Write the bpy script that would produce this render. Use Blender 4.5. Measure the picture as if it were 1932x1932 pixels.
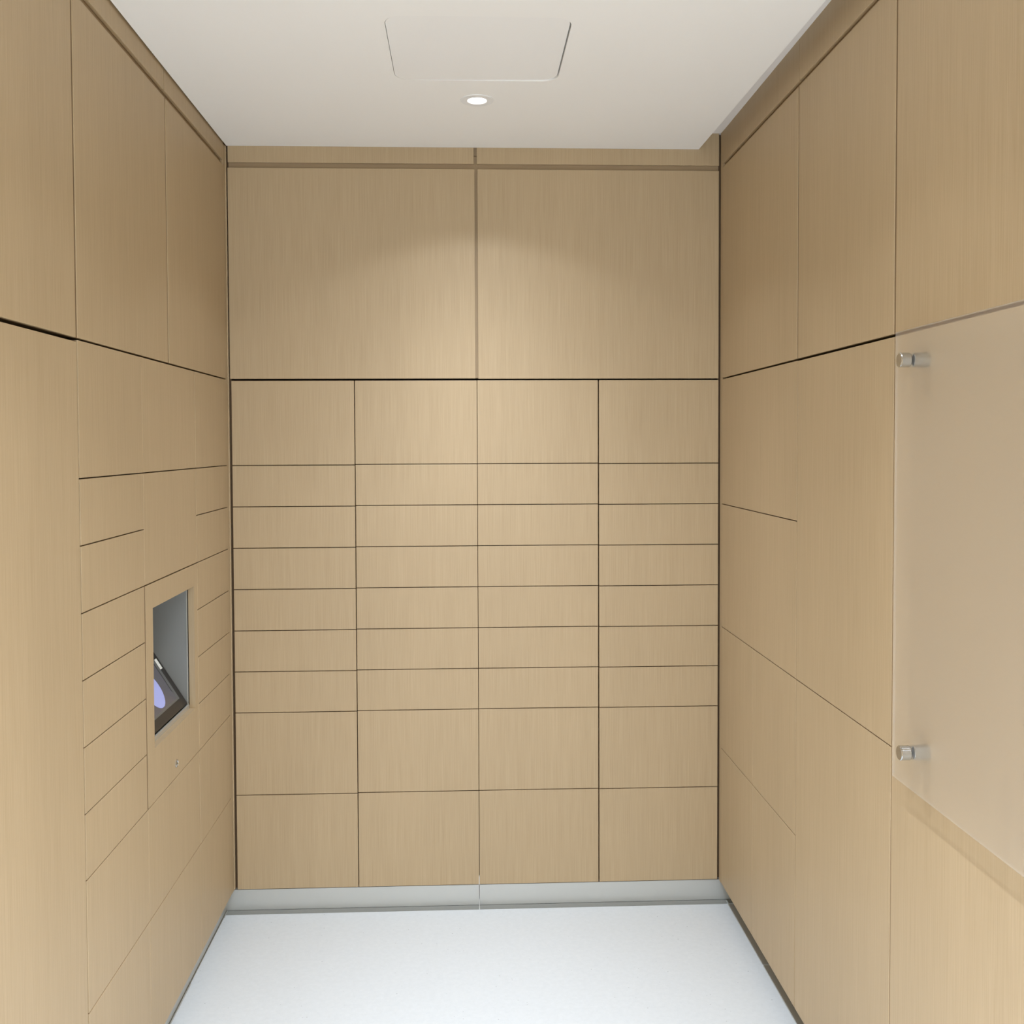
import bpy, bmesh, math
from mathutils import Vector, Matrix

# ------------------------------------------------------------------ scene, camera, light
for o in list(bpy.data.objects): bpy.data.objects.remove(o)
scene = bpy.context.scene
C = scene.collection
PI = math.pi

def make_camera():
    yaw, pit, rol = 0.04046, -0.03177, -0.00409
    cy, sy, cp, sp = math.cos(yaw), math.sin(yaw), math.cos(pit), math.sin(pit)
    F = Vector((sy*cp, cy*cp, sp)); R = Vector((cy, -sy, 0)); U = R.cross(F)
    c, s = math.cos(rol), math.sin(rol)
    R2 = R*c + U*s; U2 = U*c - R*s
    cam = bpy.data.cameras.new('camera'); o = bpy.data.objects.new('camera', cam); C.objects.link(o)
    M = Matrix(((R2.x, U2.x, -F.x, 0.86389), (R2.y, U2.y, -F.y, -3.7819), (R2.z, U2.z, -F.z, 1.75759), (0, 0, 0, 1)))
    o.matrix_world = M
    cam.sensor_width = 36; cam.lens = 1900/1932*36
    cam.shift_x = (966-952.507)/1932; cam.shift_y = (897.640-966)/1932
    cam.clip_start = 0.05
    scene.camera = o
make_camera()

vs = scene.view_settings
vs.view_transform = 'Standard'; vs.look = 'None'; vs.gamma = 1; vs.use_curve_mapping = False
vs.exposure = -0.79

world = bpy.data.worlds.new('world'); scene.world = world; world.use_nodes = True
bg = world.node_tree.nodes['Background']
bg.inputs[0].default_value = (0.91, 0.96, 1.02, 1); bg.inputs[1].default_value = 5.8     # lobby light reaching in through the open front

LAMP_W = [305.0, 250.0, 1000.0, 2000.0]          # recessed ceiling lamps from the back wall; last two added unseen to brighten ceiling
LAMPS = [(0.9117, -0.519), (0.9117, -1.72), (0.9117, -2.95), (0.9117, -4.15)]

# ------------------------------------------------------------------ materials
def new_mat(name):
    m = bpy.data.materials.new(name); m.use_nodes = True
    nt = m.node_tree; b = nt.nodes['Principled BSDF']
    return m, nt, b
def plain(name, col, rough=0.5, metal=0.0, spec=0.5, emit=None, es=0):
    m, nt, b = new_mat(name)
    b.inputs['Base Color'].default_value = (*col, 1); b.inputs['Roughness'].default_value = rough
    b.inputs['Metallic'].default_value = metal; b.inputs['Specular IOR Level'].default_value = spec
    if emit: b.inputs['Emission Color'].default_value = (*emit, 1); b.inputs['Emission Strength'].default_value = es
    return m
def noise(nt, scale3, sc, detail=3, rough=0.6):
    tc = nt.nodes.new('ShaderNodeTexCoord'); mp = nt.nodes.new('ShaderNodeMapping')
    mp.inputs['Scale'].default_value = scale3
    n = nt.nodes.new('ShaderNodeTexNoise'); n.inputs['Scale'].default_value = sc
    n.inputs['Detail'].default_value = detail; n.inputs['Roughness'].default_value = rough
    nt.links.new(tc.outputs['Object'], mp.inputs[0]); nt.links.new(mp.outputs[0], n.inputs['Vector'])
    return n
def wood_mat(name, dark, light):
    m, nt, b = new_mat(name)
    a = noise(nt, (1, 1, 0.012), 420, 2, 0.55)     # fine vertical grain
    c = noise(nt, (1, 1, 0.035), 38, 3, 0.5)       # broader streaks
    d = noise(nt, (1, 1, 0.25), 2.6, 2, 0.5)       # slow tone drift
    mx = nt.nodes.new('ShaderNodeMath'); mx.operation = 'MULTIPLY_ADD'; mx.inputs[1].default_value = 0.78
    nt.links.new(a.outputs['Fac'], mx.inputs[0])
    m2 = nt.nodes.new('ShaderNodeMath'); m2.operation = 'MULTIPLY'; m2.inputs[1].default_value = 0.22
    nt.links.new(c.outputs['Fac'], m2.inputs[0]); nt.links.new(m2.outputs[0], mx.inputs[2])
    r = nt.nodes.new('ShaderNodeValToRGB'); r.color_ramp.elements[0].position = 0.28; r.color_ramp.elements[1].position = 0.72
    r.color_ramp.elements[0].color = (*dark, 1); r.color_ramp.elements[1].color = (*light, 1)
    nt.links.new(mx.outputs[0], r.inputs[0])
    hs = nt.nodes.new('ShaderNodeHueSaturation')
    mr = nt.nodes.new('ShaderNodeMapRange'); mr.inputs['From Min'].default_value = 0.3; mr.inputs['From Max'].default_value = 0.7
    mr.inputs['To Min'].default_value = 0.97; mr.inputs['To Max'].default_value = 1.03
    nt.links.new(d.outputs['Fac'], mr.inputs[0]); nt.links.new(mr.outputs[0], hs.inputs['Value'])
    nt.links.new(r.outputs[0], hs.inputs['Color']); nt.links.new(hs.outputs[0], b.inputs['Base Color'])
    b.inputs['Roughness'].default_value = 0.48; b.inputs['Specular IOR Level'].default_value = 0.35
    bp = nt.nodes.new('ShaderNodeBump'); bp.inputs['Strength'].default_value = 0.05; bp.inputs['Distance'].default_value = 0.0005
    nt.links.new(a.outputs['Fac'], bp.inputs['Height']); nt.links.new(bp.outputs[0], b.inputs['Normal'])
    return m
WOOD = wood_mat('oak_laminate', (0.438, 0.325, 0.190), (0.520, 0.397, 0.243))

JOINT_SHADE = plain('joint_shade_brown', (0.20, 0.128, 0.062), 0.7)  # dark brown standing in for the shade inside open door gaps
SLOTW = plain('slot_offwhite', (0.87, 0.84, 0.80), 0.9, spec=0.2)  # slightly darker and pinker than the main ceiling

CARC = plain('dark_carcass', (0.13, 0.075, 0.035), 0.8)
BACKB = plain('joint_backing', (0.36, 0.26, 0.150), 0.7)
WHITE = plain('painted_ceiling', (0.95, 0.945, 0.92), 0.9, spec=0.2)
PANELW = plain('painted_panel', (0.932, 0.928, 0.91), 0.9, spec=0.2)
GREYM = plain('grey_seal', (0.42, 0.42, 0.385), 0.7)
SEAL = plain('white_sealant', (0.85, 0.85, 0.80), 0.6)

ALU = plain('grey_metal', (0.27, 0.275, 0.26), 0.45, metal=0.0)
LIP = plain('satin_lip', (0.55, 0.53, 0.46), 0.4, metal=0.3)
CHROME = plain('polished_chrome', (0.60, 0.62, 0.62), 0.10, metal=1.0)
CAPF = plain('brushed_cap_face', (0.52, 0.49, 0.43), 0.38, metal=1.0)
BLACK = plain('black_plastic', (0.028, 0.024, 0.020), 0.45)
RUBBER = plain('dark_rubber', (0.05, 0.05, 0.045), 0.7)
LAMP_EM = plain('lamp_lens', (1, 1, 1), 0.5, emit=(1.0, 0.96, 0.90), es=9.0)

def kick_mat():
    m, nt, b = new_mat('satin_toe_kick')
    b.inputs['Base Color'].default_value = (0.58, 0.59, 0.565, 1); b.inputs['Metallic'].default_value = 0.55
    b.inputs['Roughness'].default_value = 0.42
    n = noise(nt, (0.05, 0.05, 1), 300, 2)
    bp = nt.nodes.new('ShaderNodeBump'); bp.inputs['Strength'].default_value = 0.04; bp.inputs['Distance'].default_value = 0.0005
    nt.links.new(n.outputs['Fac'], bp.inputs['Height']); nt.links.new(bp.outputs[0], b.inputs['Normal'])
    return m
KICK = kick_mat()
def floor_mat():
    m, nt, b = new_mat('white_terrazzo')
    v = nt.nodes.new('ShaderNodeTexVoronoi'); v.inputs['Scale'].default_value = 75; v.inputs['Randomness'].default_value = 1
    tc = nt.nodes.new('ShaderNodeTexCoord'); nt.links.new(tc.outputs['Object'], v.inputs['Vector'])
    # only a few cells carry a visible speck
    lt = nt.nodes.new('ShaderNodeMath'); lt.operation = 'LESS_THAN'; lt.inputs[1].default_value = 0.13
    nt.links.new(v.outputs['Distance'], lt.inputs[0])
    sp = nt.nodes.new('ShaderNodeSeparateColor'); nt.links.new(v.outputs['Color'], sp.inputs[0])
    gt = nt.nodes.new('ShaderNodeMath'); gt.operation = 'GREATER_THAN'; gt.inputs[1].default_value = 0.90
    nt.links.new(sp.outputs[0], gt.inputs[0])
    mu = nt.nodes.new('ShaderNodeMath'); mu.operation = 'MULTIPLY'
    nt.links.new(lt.outputs[0], mu.inputs[0]); nt.links.new(gt.outputs[0], mu.inputs[1])
    mk = nt.nodes.new('ShaderNodeMath'); mk.operation = 'MULTIPLY'
    nt.links.new(mu.outputs[0], mk.inputs[0]); nt.links.new(sp.outputs[1], mk.inputs[1])
    n = noise(nt, (1, 1, 1), 55, 4, 0.7)
    r = nt.nodes.new('ShaderNodeValToRGB'); r.color_ramp.elements[0].position = 0.3; r.color_ramp.elements[1].position = 0.7
    r.color_ramp.elements[0].color = (0.61, 0.645, 0.65, 1); r.color_ramp.elements[1].color = (0.655, 0.69, 0.695, 1)
    nt.links.new(n.outputs['Fac'], r.inputs[0])
    mx = nt.nodes.new('ShaderNodeMix'); mx.data_type = 'RGBA'
    nt.links.new(mk.outputs[0], mx.inputs['Factor']); nt.links.new(r.outputs[0], mx.inputs['A'])
    mx.inputs['B'].default_value = (0.30, 0.32, 0.32, 1)
    nt.links.new(mx.outputs['Result'], b.inputs['Base Color'])
    b.inputs['Roughness'].default_value = 0.42; b.inputs['Specular IOR Level'].default_value = 0.4
    return m
FLOOR = floor_mat()
def frosted_mat(name, t_clear, t_blur, haze):
    m = bpy.data.materials.new(name); m.use_nodes = True
    nt = m.node_tree; nt.nodes.clear()
    out = nt.nodes.new('ShaderNodeOutputMaterial')
    tr = nt.nodes.new('ShaderNodeBsdfTransparent'); tr.inputs['Color'].default_value = (0.99, 0.99, 0.985, 1)
    rf = nt.nodes.new('ShaderNodeBsdfRefraction'); rf.inputs['Roughness'].default_value = 0.30; rf.inputs['IOR'].default_value = 1.02
    df = nt.nodes.new('ShaderNodeBsdfDiffuse'); df.inputs['Color'].default_value = (0.86, 0.86, 0.84, 1)
    gl = nt.nodes.new('ShaderNodeBsdfGlossy'); gl.inputs['Roughness'].default_value = 0.28
    def mix(a, b, f):
        x = nt.nodes.new('ShaderNodeMixShader'); x.inputs[0].default_value = f
        nt.links.new(a.outputs[0], x.inputs[1]); nt.links.new(b.outputs[0], x.inputs[2]); return x
    a = mix(tr, rf, t_blur/max(1e-6, t_clear+t_blur)); b = mix(a, df, haze); c = mix(b, gl, 0.04)
    nt.links.new(c.outputs[0], out.inputs[0])
    return m
FROST = frosted_mat('frosted_glass', 0.78, 0.22, 0.10)
CLEARG = frosted_mat('clear_glass', 1.0, 0.0, 0.0)

# ------------------------------------------------------------------ helpers
def add_box(bm, x0, x1, y0, y1, z0, z1, bev=0.0):
    t = bmesh.new()
    bmesh.ops.create_cube(t, size=1)
    for v in t.verts:
        v.co = Vector(((x0+x1)/2 + v.co.x*abs(x1-x0), (y0+y1)/2 + v.co.y*abs(y1-y0), (z0+z1)/2 + v.co.z*abs(z1-z0)))
    if bev: bmesh.ops.bevel(t, geom=t.edges[:], offset=bev, segments=2, profile=0.5, affect='EDGES')
    me = bpy.data.meshes.new('t'); t.to_mesh(me); t.free(); bm.from_mesh(me); bpy.data.meshes.remove(me)
def add_lathe(bm, prof, center, axis='z', seg=48, closed=False):
    """prof: list of (radius, height along axis)"""
    rings = []
    for r, h in prof:
        ring = []
        for k in range(seg):
            a = 2*PI*k/seg
            p = {'z': (r*math.cos(a), r*math.sin(a), h), 'x': (h, r*math.cos(a), r*math.sin(a))}[axis]
            ring.append(bm.verts.new((center[0]+p[0], center[1]+p[1], center[2]+p[2])))
        rings.append(ring)
    for i in range(len(rings)-1):
        for k in range(seg):
            bm.faces.new((rings[i][k], rings[i][(k+1) % seg], rings[i+1][(k+1) % seg], rings[i+1][k]))
    if closed:
        for k in range(seg): bm.faces.new((rings[-1][k], rings[-1][(k+1) % seg], rings[0][(k+1) % seg], rings[0][k]))
    else:
        bm.faces.new(rings[0]); bm.faces.new(rings[-1])
def obj(name, bm, mat, parent=None, smooth=False):
    bmesh.ops.recalc_face_normals(bm, faces=bm.faces[:])
    me = bpy.data.meshes.new(name); bm.to_mesh(me); bm.free()
    me.materials.append(mat)
    if smooth:
        for p in me.polygons: p.use_smooth = True
        me.set_sharp_from_angle(angle=math.radians(35))
    o = bpy.data.objects.new(name, me); C.objects.link(o)
    if parent is not None:
        o.parent = parent; o.matrix_parent_inverse = Matrix.Translation(-parent.location)
    return o
def box(name, mat, x0, x1, y0, y1, z0, z1, parent=None, bev=0.0):
    bm = bmesh.new(); add_box(bm, x0, x1, y0, y1, z0, z1, bev); return obj(name, bm, mat, parent)
def struct(o, label=None):
    o['kind'] = 'structure'
    if label: o['label'] = label
    return o
def tag(o, label, cat, group=None):
    o['label'] = label; o['category'] = cat
    if group: o['group'] = group
    return o
def thing(name, loc, label, cat, group=None):
    o = bpy.data.objects.new(name, None); C.objects.link(o); o.location = loc; o.empty_display_size = 0.05
    return tag(o, label, cat, group)

# ------------------------------------------------------------------ measured layout (metres)
XL, XR = -0.0100, 1.8338            # faces of the side walls' panels
W = 0.457
ROW = [1.9981, 1.6819, 1.5278, 1.3731, 1.2183, 1.0631, 0.9085, 0.7541, 0.4421, 0.0812]
R75 = 0.5991
UP, RE, CE, HI = 2.7790, 2.7985, 2.8580, 2.9180
YF = -4.6                           # where the side walls end (open to the lobby)
TH = 0.019
TU = 0.010                          # upper and fascia panels are thinner, their joints shallow

# ------------------------------------------------------------------ structure
struct(box('floor', FLOOR, -2.2, 4.0, -8.0, 0.3, -0.05, 0.0), 'white speckled terrazzo floor')
bm = bmesh.new(); add_box(bm, -0.75, 2.6, 0.45, 0.55, 0, 3.1); add_box(bm, -0.65, -0.0005, 0.020, 0.44, 0, 3.05); add_box(bm, 1.8275, 2.5, 0.020, 0.44, 0, 3.05)
struct(obj('wall_back', bm, CARC), 'wall behind the back lockers')
struct(box('wall_left', CARC, -0.75, -0.65, YF, 0.45, 0, 3.1), 'wall behind the left lockers')
struct(box('wall_right', CARC, 2.5, 2.6, YF, 0.45, 0, 3.1), 'wall behind the right lockers')

# ceiling: dropped slab with a rounded hatch opening and a lamp hole, edge stops short of the right wall
def rounded_rect(x0, x1, y0, y1, r, n=10):
    pts = []
    for cx, cy, a0 in ((x1-r, y1-r, 0), (x0+r, y1-r, 90), (x0+r, y0+r, 180), (x1-r, y0+r, 270)):
        for k in range(n+1):
            a = math.radians(a0 + 90*k/n); pts.append((cx+r*math.cos(a), cy+r*math.sin(a)))
    return pts
def circle(cx, cy, r, n=48): return [(cx+r*math.cos(2*PI*k/n), cy+r*math.sin(2*PI*k/n)) for k in range(n)]
def slab_with_holes(outer, holes, z0, z1):
    bm = bmesh.new()
    loops = [outer] + holes
    edges = []; vl = []
    for lp in loops:
        vs_ = [bm.verts.new((x, y, z0)) for x, y in lp]; vl.append(vs_)
        for i in range(len(vs_)): edges.append(bm.edges.new((vs_[i], vs_[(i+1) % len(vs_)])))
    bmesh.ops.triangle_fill(bm, use_beauty=True, use_dissolve=False, edges=edges)
    faces = bm.faces[:]
    r = bmesh.ops.extrude_face_region(bm, geom=faces)
    for v in [g for g in r['geom'] if isinstance(g, bmesh.types.BMVert)]: v.co.z = z1
    return bm
HX0, HX1, HY0, HY1 = 0.6625, 1.1530, -1.150, -0.692
hatch_hole = rounded_rect(HX0, HX1, HY0, HY1, 0.050)
lamp_holes = [circle(x, y, 0.047) for x, y in LAMPS]
SX0, SX1 = 1.7500, 1.7755           # dropped ceiling's free edge (at the back, at y=-1.6)
def sx(y): return SX0 + (SX1-SX0)*min(1, -y/1.6)
outer = [(XL+0.006, -0.001), (XL+0.006, YF), (sx(YF), YF), (sx(-1.6), -1.6), (sx(0), -0.001)]
struct(obj('ceiling', slab_with_holes(outer, [hatch_hole] + lamp_holes, CE, CE+0.014), WHITE), 'dropped off-white plaster ceiling')
bm = bmesh.new(); add_box(bm, XL, -0.0062, 0.0, 0.012, ROW[9]+0.002, RE+0.06); struct(obj('trim_9', bm, WOOD), 'slim wood filler in the left back corner')
bm = bmesh.new()                     # upper slab over the slot beside the right wall
add_box(bm, 1.70, XR+0.02, YF, 0.02, HI, HI+0.06)
add_box(bm, 1.70, 1.74, YF, 0.02, CE+0.014, HI)
struct(obj('ceiling_slot', bm, SLOTW), 'higher ceiling strip beside the right wall').name = 'trim_1'
struct(box('ceiling_void', CARC, -0.7, 2.5, YF, 0.5, 3.0, 3.06)).name = 'trim_2'
# skirting under the lockers
bm = bmesh.new(); add_box(bm, -0.040, 0.9125, 0.0015, 0.02, 0.003, 0.0805); add_box(bm, 0.9145, 1.905, 0.0015, 0.02, 0.003, 0.0805)
struct(obj('baseboard_back', bm, KICK), 'satin grey toe kick under the back lockers')
struct(box('baseboard_left', KICK, -0.060, -0.040, YF, 0.02, 0.004, 0.086), 'satin grey toe kick under the left lockers')
struct(box('baseboard_right', KICK, 1.905, 1.925, YF, 0.02, 0.003, 0.086), 'satin grey toe kick under the right lockers')
# flat grey strips let into the floor along the walls, with white joints
GREYB = plain('grey_strip', (0.24, 0.245, 0.22), 0.7)
def strip(n, parts, label):
    bm = bmesh.new()
    for p in parts: add_box(bm, *p, 0.0, 0.0022)
    struct(obj('trim_%d' % n, bm, GREYB if n == 3 else GREYM), label)
strip(3, [(-0.034, 0.9123, -0.031, 0.0), (0.9147, 1.8585, -0.031, 0.0), (1.866, 1.905, -0.026, 0.0)], 'grey floor strip along the back wall')
strip(4, [(1.8585, 1.905, -0.480, -0.040), (1.8585, 1.905, -2.0, -0.490), (1.8585, 1.905, YF, -2.008)], 'grey floor strip along the right wall')
strip(5, [(-0.040, -0.0345, -0.055, 0.0), (-0.040, -0.0365, -0.51, -0.058), (-0.040, -0.0345, YF, -0.513)], 'thin dark floor strip along the left wall')
bm = bmesh.new()
add_box(bm, 0.9127, 0.9143, -0.031, 0.012, 0.001, 0.020); add_box(bm, 0.9120, 0.9143, 0.0, 0.012, 0.0805, 0.112)
struct(obj('trim_6', bm, SEAL), 'white sealant joint at the middle of the back wall')
# lobby shell behind the camera
# slim corner posts
struct(box('trim_7', WOOD, XL-TH, XL, -0.030, 0.0, ROW[9], RE+0.06), 'wood corner post, left')
struct(box('trim_8', WOOD, XR, XR+TH, -0.028, 0.0, ROW[9], HI), 'wood corner post, right')

# ------------------------------------------------------------------ cabinets
G = 0.0015                          # half a door gap
def door_b(parent, x0, x1, z0, z1, g=G, name='door', gx=None):     # door on the back wall, face at y=0
    gx = g if gx is None else gx
    return box(name, WOOD, x0+gx, x1-gx, 0.0, TH, z0+g, z1-g, parent, 0.0009)
def door_l(parent, y0, y1, z0, z1, g=G, gy=0.0007, name='door', off=0.0):     # left wall, face at x=XL
    return box(name, WOOD, XL-TH+off, XL+off, y0+gy, y1-gy, z0+g, z1-g, parent, 0.0009)
def door_r(parent, y0, y1, z0, z1, g=G, gy=0.0009, name='door'):     # right wall, face at x=XR
    return box(name, WOOD, XR, XR+TH, y0+gy, y1-gy, z0+g, z1-g, parent, 0.0009)

back_labels = ['pale oak locker column at the left end of the back wall, nine doors high',
               'pale oak locker column left of the middle joint on the back wall, brightly lit',
               'pale oak locker column right of the middle joint on the back wall, brightly lit',
               'pale oak locker column at the right end of the back wall, nine doors high']
for i in range(4):
    x0, x1 = i*W, (i+1)*W
    dz = (-0.0012, 0.0008, 0.0010, -0.0006)[i]
    t = thing('locker_column', ((x0+x1)/2, 0.23, ROW[9]), back_labels[i], 'lockers', 'locker columns on the back wall')
    box('carcass', CARC, x0+0.0004, x1-0.0004, TH+0.001, 0.44, ROW[9]+0.002, ROW[0]-0.006, t)
    for k in range(9):
        gt = 0.0030 if k == 0 and i < 2 else (0.0028 if k == 0 else G)
        zt = ROW[k] + (dz if k else 0); zb = ROW[k+1] + (dz if k < 8 else 0)
        gx = [(0.0030, 0.0016), (0.0016, 0.0010), (0.0010, 0.0022), (0.0022, 0.0010)][i]
        box('door', WOOD, x0+gx[0], x1-gx[1], 0.0, TH, zb+G, zt-gt, t, 0.0009)
# upper panels on the back wall
MJ0, MJ1 = 0.9085, 0.9190
for x0, x1, lb in ((-0.0015, MJ0, 'large pale oak upper panel on the left half of the back wall'),
                   (MJ1, 1.8270, 'large pale oak upper panel on the right half of the back wall')):
    t = thing('upper_cabinet', ((x0+x1)/2, 0.2, ROW[0]+0.004), lb, 'cabinet', 'upper cabinets')
    box('door', WOOD, x0, x1, 0.0, TU, ROW[0]+(0.0045 if x0 < .5 else 0.0034), UP, t, 0.0009)
    a, b = (0.0, 0.9137) if x0 < .5 else (0.9139, 1.827)
    box('carcass', BACKB, a, b, TU+0.001, 0.44, ROW[0]+0.006, RE+0.03, t)
for x0, x1, lb in ((0.000, 0.9055, 'narrow pale oak fascia strip below the ceiling, left half of the back wall'),
                   (0.9170, 1.8270, 'narrow pale oak fascia strip below the ceiling, right half of the back wall')):
    o = box('fascia_panel', WOOD, x0, x1, 0.0, TU, RE, HI+0.03, None, 0.0007)
    tag(o, lb, 'panel', 'fascia strips under the ceiling')
tag(box('backing_board', BACKB, -0.003, 1.829, TU+0.001, 0.06, RE+0.032, HI+0.03), 'brown board showing in the joint of the back wall fascia', 'board')

# left wall: four columns
YA, YB, YC, YP = -0.4642, -1.0010, -1.4570, -0.030
def carcass_l(t, y0, y1, z0, z1, mat=CARC, x=0): box('carcass', mat, -0.6, XL-TH-0.001-x, y0+0.0003, y1-0.0003, z0, z1, t)
t = thing('locker_column', (-0.3, (YA+YP)/2, ROW[9]), 'oak locker column on the left wall between the kiosk and the back corner', 'lockers', 'locker columns on the left wall')
carcass_l(t, YA, YP, ROW[9]+0.002, ROW[0]-0.006)
for k in range(9): door_l(t, YA, YP, ROW[k+1], ROW[k], off=0.001 if k < 8 else 0.0)
t = thing('locker_column', (-0.3, (YB+YC)/2, ROW[9]), 'oak locker column on the left wall on the near side of the kiosk', 'lockers', 'locker columns on the left wall')
carcass_l(t, YC+0.003, YB, ROW[9]+0.002, ROW[0]-0.006)
for k in range(9): door_l(t, YC+0.003, YB-(0.0058 if 3 <= k < 7 else 0), ROW[k+1], ROW[k])
# kiosk column with the recessed terminal alcove
OY0, OY1, OZ0, OZ1 = -0.9350, -0.5050, 0.9050, 1.3015
t = thing('kiosk_column', (-0.3, (YA+YB)/2, ROW[9]), 'oak locker column on the left wall with a recessed touchscreen alcove and a lock', 'lockers')
bm = bmesh.new()
add_box(bm, -0.6, XL-TH-0.001, YB+0.0003, YA-0.0003, ROW[9]+0.002, ROW[7]); add_box(bm, -0.6, XL-TH-0.001, YB+0.0003, YA-0.0003, ROW[3], ROW[0]-0.006)
add_box(bm, -0.6, -0.30, YB+0.0003, YA-0.0003, ROW[7], ROW[3])
obj('carcass', bm, CARC, t)
door_l(t, YB, YA, ROW[1], ROW[0]); door_l(t, YB, YA, ROW[3], ROW[1], name='wood_panel'); door_l(t, YB, YA, ROW[8], ROW[7]); door_l(t, YB, YA, ROW[9], ROW[8])
bz = bmesh.new()
y0, y1, z0, z1 = YB+0.0042, YA-0.0007, ROW[7]+G, ROW[3]-0.0022
# frame around the opening as one mesh
def ring_face(bm, xa, xb, o, i):
    (a0, a1, b0, b1), (c0, c1, d0, d1) = o, i
    P = [(a0, b0), (a1, b0), (a1, b1), (a0, b1)]; Q = [(c0, d0), (c1, d0), (c1, d1), (c0, d1)]
    V = {}
    for s, x in ((0, xa), (1, xb)):
        V[s] = ([bm.verts.new((x, *p)) for p in P], [bm.verts.new((x, *q)) for q in Q])
    for k in range(4):
        j = (k+1) % 4
        for s in (0, 1): bm.faces.new((V[s][0][k], V[s][0][j], V[s][1][j], V[s][1][k]))
        bm.faces.new((V[0][0][k], V[0][0][j], V[1][0][j], V[1][0][k])); bm.faces.new((V[0][1][k], V[0][1][j], V[1][1][j], V[1][1][k]))
ring_face(bz, XL, XL-TH, (y0, y1, z0, z1), (OY0, OY1, OZ0, OZ1))
fr = obj('alcove_frame', bz, WOOD, t)
box('added_joint_strip', JOINT_SHADE, XL-0.009, XL-0.0014, YB-0.0060, YB+0.0041, ROW[7]+0.001, ROW[3]-0.002, t)  # dark strip added so the gap beside the alcove frame reads as shaded
bm = bmesh.new()      # metal alcove lining, open towards the room
ring_face(bm, XL-TH-0.0035, -0.285, (OY0-0.012, OY1+0.006, OZ0-0.004, OZ1+0.012), (OY0-0.010, OY1+0.003, OZ0-0.001, OZ1+0.010))
add_box(bm, -0.289, -0.285, OY0-0.012, OY1+0.006, OZ0-0.004, OZ1+0.012)
al = obj('alcove_lining', bm, ALU, t)
bm = bmesh.new()
add_box(bm, XL-TH-0.0068, XL-TH-0.0038, OY1+0.0005, OY1+0.003, OZ0, OZ1)
add_box(bm, XL-TH-0.0070, XL-TH-0.0005, OY0, OY1, OZ0-0.0008, OZ0+0.012)
obj('lining_lip', bm, LIP, t)
# cam lock below the alcove
bm = bmesh.new(); lc = (XL, -0.7269, 0.7958)
add_lathe(bm, [(0.0125, -0.010), (0.0125, 0.0016), (0.0112, 0.0030), (0.0088, 0.0032), (0.0080, 0.0016), (0.0040, 0.0012)], lc, 'x', 40)
lk = obj('lock', bm, CHROME, t, True)
lk['label'] = 'small chrome cylinder lock'
box('keyway', RUBBER, XL+0.0008, XL+0.0020, -0.7279, -0.7259, 0.7908, 0.8008, lk)
# touchscreen terminal leaning back in the alcove
sd = Vector((-0.5333, 0, 0.8459)); nd = Vector((0.8459, 0, 0.5333))
P0 = Vector((-0.0345, 0, 0.9225))
def tpt(y, s, n): v = P0 + sd*s + nd*n; return Vector((v.x, y, v.z))
def slab_t(name, mat, y0, y1, s0, s1, n0, n1, parent, bev=0):
    t_ = bmesh.new(); add_box(t_, s0, s1, y0, y1, n0, n1, bev)
    for v in t_.verts: s, y, n = v.co; v.co = tpt(y, s, n)
    return obj(name, t_, mat, parent)
tt = thing('touchscreen_terminal', (-0.10, -0.70, OZ0+0.001), 'black-framed touchscreen tilted back inside the left wall alcove', 'screen')
slab_t('housing', BLACK, OY0+0.002, OY1-0.001, 0.0, 0.275, -0.028, 0.0, tt, 0.002)
SCR = plain('screen_glass', (0.05, 0.05, 0.055), 0.25, spec=0.5, emit=(0.33, 0.30, 0.34), es=0.28)
SCRB = plain('screen_band', (0.05, 0.05, 0.05), 0.3, emit=(0.40, 0.40, 0.37), es=0.26)
GLOW = plain('screen_glow_disc', (0.2, 0.2, 0.3), 0.3, emit=(0.38, 0.45, 0.95), es=0.95)
LABW = plain('white_label', (0.75, 0.75, 0.68), 0.5, emit=(0.8, 0.8, 0.72), es=0.35)
scr = slab_t('screen', SCR, -0.885, -0.546, 0.036, 0.245, 0.0, 0.0012, tt)
slab_t('screen_border', SCRB, -0.566, -0.546, 0.036, 0.245, 0.0012, 0.0016, scr)
slab_t('screen_line', BLACK, -0.5685, -0.566, 0.060, 0.245, 0.0012, 0.0018, scr)
slab_t('bezel_edge', SCRB, -0.885, -0.546, 0.030, 0.036, 0.0, 0.0014, tt)
bm = bmesh.new()
vv = [bm.verts.new(tpt(-0.695+0.064*math.cos(2*PI*k/48), 0.105+0.063*math.sin(2*PI*k/48), 0.0019)) for k in range(48)]
vf = [bm.verts.new(tpt(-0.695+0.064*math.cos(2*PI*k/48), 0.105+0.063*math.sin(2*PI*k/48), 0.0012)) for k in range(48)]
bm.faces.new(vv)
for k in range(48): bm.faces.new((vv[k], vv[(k+1) % 48], vf[(k+1) % 48], vf[k]))
o = obj('glowing_disc', bm, GLOW, scr); o['label'] = 'pale blue-violet glowing disc on the screen'
o = slab_t('white_bar', LABW, -0.546, -0.526, 0.140, 0.177, 0.0012, 0.0020, tt); o['label'] = 'small white bar at the screen edge'

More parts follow.
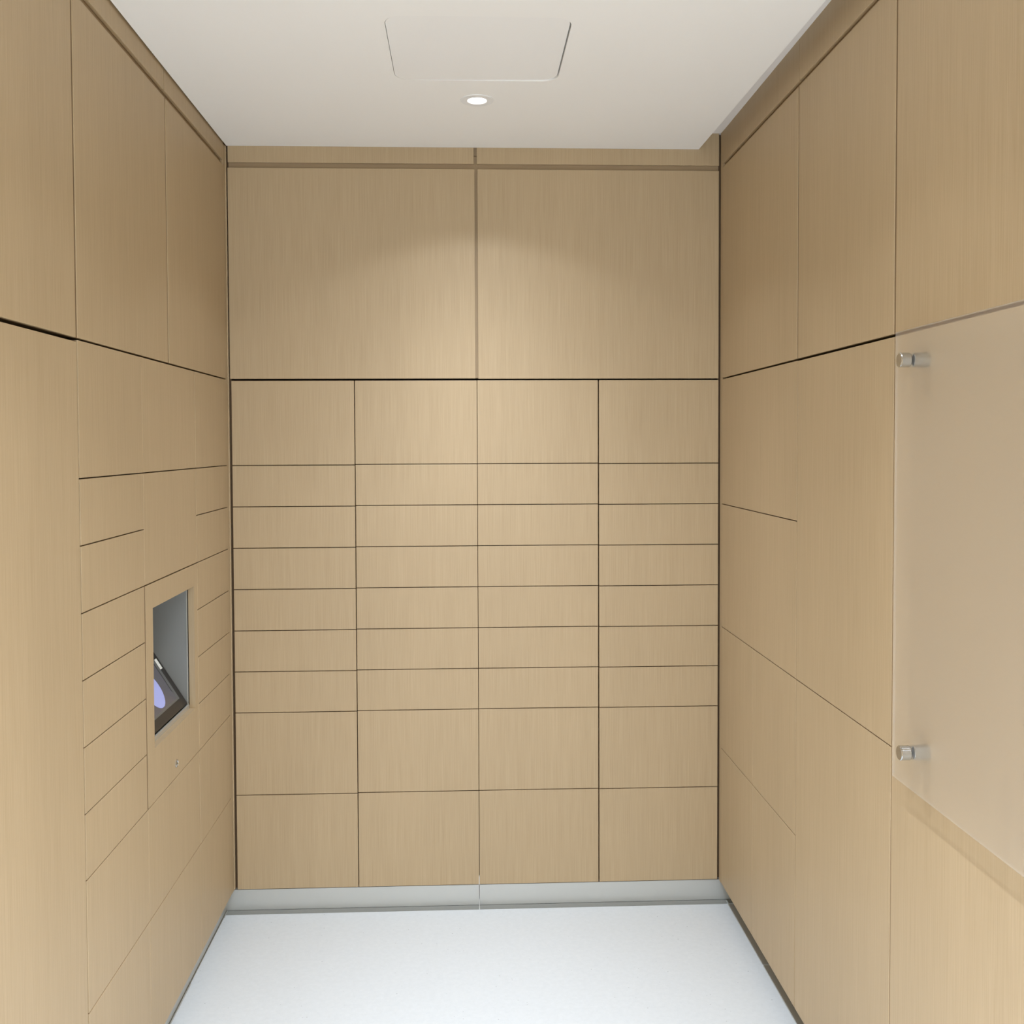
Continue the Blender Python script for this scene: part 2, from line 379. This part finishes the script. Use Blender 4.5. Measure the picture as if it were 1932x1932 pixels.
# left wall, near tall cabinet and uppers
t = thing('tall_cabinet', (-0.3, -2.4, ROW[9]), 'tall plain oak cabinet front at the near end of the left wall', 'cabinet')
carcass_l(t, YF, YC-0.0003, ROW[9]+0.002, ROW[0]-0.009)
box('door', WOOD, XL-TH, XL, -2.66, YC-0.003, ROW[9], ROW[0]-0.006, t, 0.0009)
box('door', WOOD, XL-TH, XL, -3.86, -2.664, ROW[9], ROW[0]-0.006, t, 0.0009)
box('door', WOOD, XL-TH, XL, YF, -3.864, ROW[9], ROW[0]-0.006, t, 0.0009)
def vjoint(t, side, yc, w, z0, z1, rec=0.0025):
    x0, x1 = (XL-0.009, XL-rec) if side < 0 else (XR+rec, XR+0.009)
    return box('added_joint_strip', JOINT_SHADE, x0, x1, yc-w/2, yc+w/2, z0, z1, t)  # added dark strip, puts the shade of the vertical gap into colour
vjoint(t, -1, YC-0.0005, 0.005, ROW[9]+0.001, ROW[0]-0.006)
uppers_l = [(-0.7400, -0.030, 'pale oak upper panel on the left wall next to the back corner'),
            (YC+0.0060, -0.7525, 'middle pale oak upper panel on the left wall between two joints'),
            (YF, YC-0.006, 'pale oak upper panel at the near end of the left wall')]
for a, b, lb in uppers_l:
    t = thing('upper_cabinet', (-0.3, (a+b)/2, ROW[0]+0.004), lb, 'cabinet', 'upper cabinets')
    zb = ROW[0]+0.0035
    box('door', WOOD, XL-TU, XL, a, b, zb, UP, t, 0.0009)
    gp = 0.0119 if b < -0.1 else 0
    box('carcass', BACKB, -0.6, XL-TU-0.001, a, b+gp, ROW[0]+0.006, HI, t)
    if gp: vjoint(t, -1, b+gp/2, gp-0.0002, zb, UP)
for a, b, lb in ((-0.7520, -0.030, 'short oak fascia strip under the ceiling at the back of the left wall'),
                 (YF, -0.7570, 'long oak fascia strip under the ceiling along the left wall')):
    o = box('fascia_panel', WOOD, XL-TU, XL, a, b, RE, HI, None, 0.0007)
    tag(o, lb, 'panel', 'fascia strips under the ceiling')

# right wall
D1, D2, D3 = -0.4427, -0.8824, -1.5449
YQ = -0.028
def carcass_r(t, y0, y1, z0, z1, mat=CARC): box('carcass', mat, XR+TH+0.001, 2.45, y0+0.0003, y1-0.0003, z0, z1, t)
t = thing('locker_column', (2.1, (YQ+D2)/2, ROW[9]), 'oak locker unit on the right wall next to the back corner, six doors of mixed sizes', 'lockers')
carcass_r(t, D2, YQ, ROW[9]+0.002, ROW[0]-0.006)
for a, b, zb, zt in ((D2, YQ, ROW[2], ROW[0]-0.001), (D2, YQ, ROW[5], ROW[2]), (D1, YQ, R75, ROW[5]), (D2, D1, R75, ROW[5]), (D1, YQ, ROW[9], R75), (D2, D1, ROW[9], R75)):
    door_r(t, a, b, zb, zt)
t = thing('tall_cabinet', (2.1, (D3+D2)/2, ROW[9]), 'oak cabinet in the middle of the right wall with one tall and one lower door', 'cabinet')
carcass_r(t, D3+0.0015, D2, ROW[9]+0.002, ROW[0]-0.006)
for zb, zt in ((ROW[5], ROW[0]-0.002), (ROW[9], ROW[5])): door_r(t, D3+0.0026, D2-0.0022, zb, zt, gy=0.0014)
RT = t
t = thing('tall_cabinet', (2.1, -2.6, ROW[9]), 'tall plain oak cabinet front behind the frosted glass panel on the right wall', 'cabinet')
carcass_r(t, YF, D3-0.0003, ROW[9]+0.002, ROW[0]-0.009)
for a, b in ((-2.75, D3), (-3.95, -2.753), (YF, -3.953)): door_r(t, a, b, ROW[9], ROW[0]-0.0020, gy=0.0014)
box('added_joint_strip', BACKB, XR+0.006, XR+TH, YF, D3-0.002, ROW[0]-0.0034, ROW[0]+0.0034, t)
for a, b, lb in ((-0.8755, YQ, 'pale oak upper panel on the right wall next to the back corner'),
                 (-1.5370, -0.8868, 'middle pale oak upper panel on the right wall between two joints'),
                 (YF, -1.5480, 'pale oak upper panel on the right wall above the frosted glass')):
    t = thing('upper_cabinet', (2.1, (a+b)/2, ROW[0]+0.004), lb, 'cabinet', 'upper cabinets')
    box('door', WOOD, XR, XR+TU, a, b, ROW[0]+0.0035, UP+0.005, t, 0.0009)
    gp = 0.0108 if b < -0.1 else 0
    box('carcass', BACKB, XR+TU+0.001, 2.45, a, b+gp, ROW[0]+0.006, HI, t)
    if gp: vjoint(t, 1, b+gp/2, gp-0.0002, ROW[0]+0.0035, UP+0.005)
for a, b, lb in ((-0.8860, YQ, 'short oak fascia strip under the ceiling at the back of the right wall'),
                 (YF, -0.8890, 'long oak fascia strip under the ceiling along the right wall')):
    o = box('fascia_panel', WOOD, XR, XR+TU, a, b, RE, HI, None, 0.0007)
    tag(o, lb, 'panel', 'fascia strips under the ceiling')

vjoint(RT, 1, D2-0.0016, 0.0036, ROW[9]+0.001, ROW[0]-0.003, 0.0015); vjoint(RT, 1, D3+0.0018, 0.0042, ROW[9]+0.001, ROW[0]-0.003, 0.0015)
# ------------------------------------------------------------------ frosted glass panel on standoffs
GX = XR-0.040                       # room-side face of the glass
g = box('frosted_glass_panel', FROST, GX, GX+0.006, -2.90, -1.6400, 1.030, 1.9940, None, 0.001)
g.data.materials.append(CLEARG)
for p in g.data.polygons:
    if p.normal.x > 0.9: p.material_index = 1
tag(g, 'large frosted glass panel standing off the right wall', 'glass panel')
def standoff(y, z, lb):
    t = thing('glass_standoff', (GX, y, z), lb, 'standoff', 'chrome standoffs holding the glass panel')
    r = 0.0155
    bm = bmesh.new(); add_lathe(bm, [(r-0.0012, -0.0215), (r, -0.0203), (r, -0.0012), (r-0.0006, -0.0006)], (GX, y, z), 'x', 56); obj('cap', bm, CHROME, t, True)
    bm = bmesh.new(); add_lathe(bm, [(r-0.0018, -0.0217), (r-0.0018, -0.0214)], (GX, y, z), 'x', 56)
    o = obj('cap_face', bm, CAPF, t, True); o['label'] = 'dull brushed end face'
    bm = bmesh.new(); add_lathe(bm, [(r-0.001, -0.0006), (r-0.001, 0.0)], (GX, y, z), 'x', 56); obj('washer', bm, RUBBER, t, True)
    bm = bmesh.new(); add_lathe(bm, [(r-0.001, 0.0061), (r-0.001, 0.0068), (r, 0.0070), (r, 0.0398)], (GX, y, z), 'x', 56); obj('barrel', bm, CHROME, t, True)
standoff(-1.7080, 1.9290, 'chrome standoff at the upper left corner of the frosted glass')
standoff(-1.7240, 1.1060, 'chrome standoff at the lower left corner of the frosted glass')

# ------------------------------------------------------------------ ceiling hatch and lamps
bm = bmesh.new()
pts = rounded_rect(HX0+0.0016, HX1-0.0040, HY0+0.0015, HY1-0.0013, 0.048)
lo = [bm.verts.new((x, y, CE+0.0005+0.0035*(x-HX0)/(HX1-HX0))) for x, y in pts]; hi = [bm.verts.new((x, y, CE+0.012)) for x, y in pts]
bm.faces.new(lo); bm.faces.new(hi)
for k in range(len(pts)): j = (k+1) % len(pts); bm.faces.new((lo[k], lo[j], hi[j], hi[k]))
o = obj('access_hatch', bm, PANELW); tag(o, 'flush white rounded access hatch in the ceiling', 'hatch')
bm = bmesh.new()
add_box(bm, HX0-0.02, HX1+0.02, HY0-0.02, HY1+0.02, CE+0.0145, CE+0.030)
o2 = obj('hatch_frame', bm, GREYM, o); 

def lamp(i, x, y):
    lb = ['round recessed ceiling downlight near the back wall', 'recessed ceiling downlight just past the access hatch',
          'unseen added ceiling downlight halfway towards the lobby', 'unseen added ceiling downlight near the lobby opening'][i]
    t = thing('recessed_downlight', (x, y, CE), lb, 'ceiling light', 'recessed ceiling downlights')
    bm = bmesh.new()
    add_lathe(bm, [(0.0535, -0.0012), (0.0530, -0.0024), (0.0320, -0.0030), (0.0305, -0.0010), (0.0305, 0.022), (0.0400, 0.022), (0.0440, 0.0), (0.0535, 0.0)], (x, y, CE), 'z', 56, True)
    obj('trim_ring', bm, plain('lamp_trim', (0.88, 0.885, 0.88), 0.5), t, True)
    bm = bmesh.new(); add_lathe(bm, [(0.0303, 0.006), (0.0303, 0.009)], (x, y, CE), 'z', 56)
    obj('lens', bm, LAMP_EM, t)
    bm = bmesh.new(); add_lathe(bm, [(0.044, 0.023), (0.044, 0.07)], (x, y, CE), 'z', 40)
    obj('can', bm, GREYM, t)
    ld = bpy.data.lights.new('lamp_light', 'SPOT'); ld.energy = LAMP_W[i]; ld.color = (0.89, 0.97, 1.12)
    ld.spot_size = math.radians(122); ld.spot_blend = 0.22; ld.shadow_soft_size = 0.03
    ld.use_nodes = True; nt = ld.node_tree                      # reflector beam: intensity falls steeply with the angle
    ge = nt.nodes.new('ShaderNodeNewGeometry'); sx_ = nt.nodes.new('ShaderNodeSeparateXYZ'); nt.links.new(ge.outputs['Incoming'], sx_.inputs[0])
    ab = nt.nodes.new('ShaderNodeMath'); ab.operation = 'ABSOLUTE'; nt.links.new(sx_.outputs['Z'], ab.inputs[0])
    pw = nt.nodes.new('ShaderNodeMath'); pw.operation = 'POWER'; pw.inputs[1].default_value = 8.5; nt.links.new(ab.outputs[0], pw.inputs[0])
    ad = nt.nodes.new('ShaderNodeMath'); ad.operation = 'ADD'; ad.inputs[1].default_value = 0.032; nt.links.new(pw.outputs[0], ad.inputs[0])
    nt.links.new(ad.outputs[0], nt.nodes['Emission'].inputs['Strength'])
    lo_ = bpy.data.objects.new('lamp_light', ld); C.objects.link(lo_); lo_.location = (0, 0, -0.006); lo_.parent = t
for i, (x, y) in enumerate(LAMPS): lamp(i, x, y)
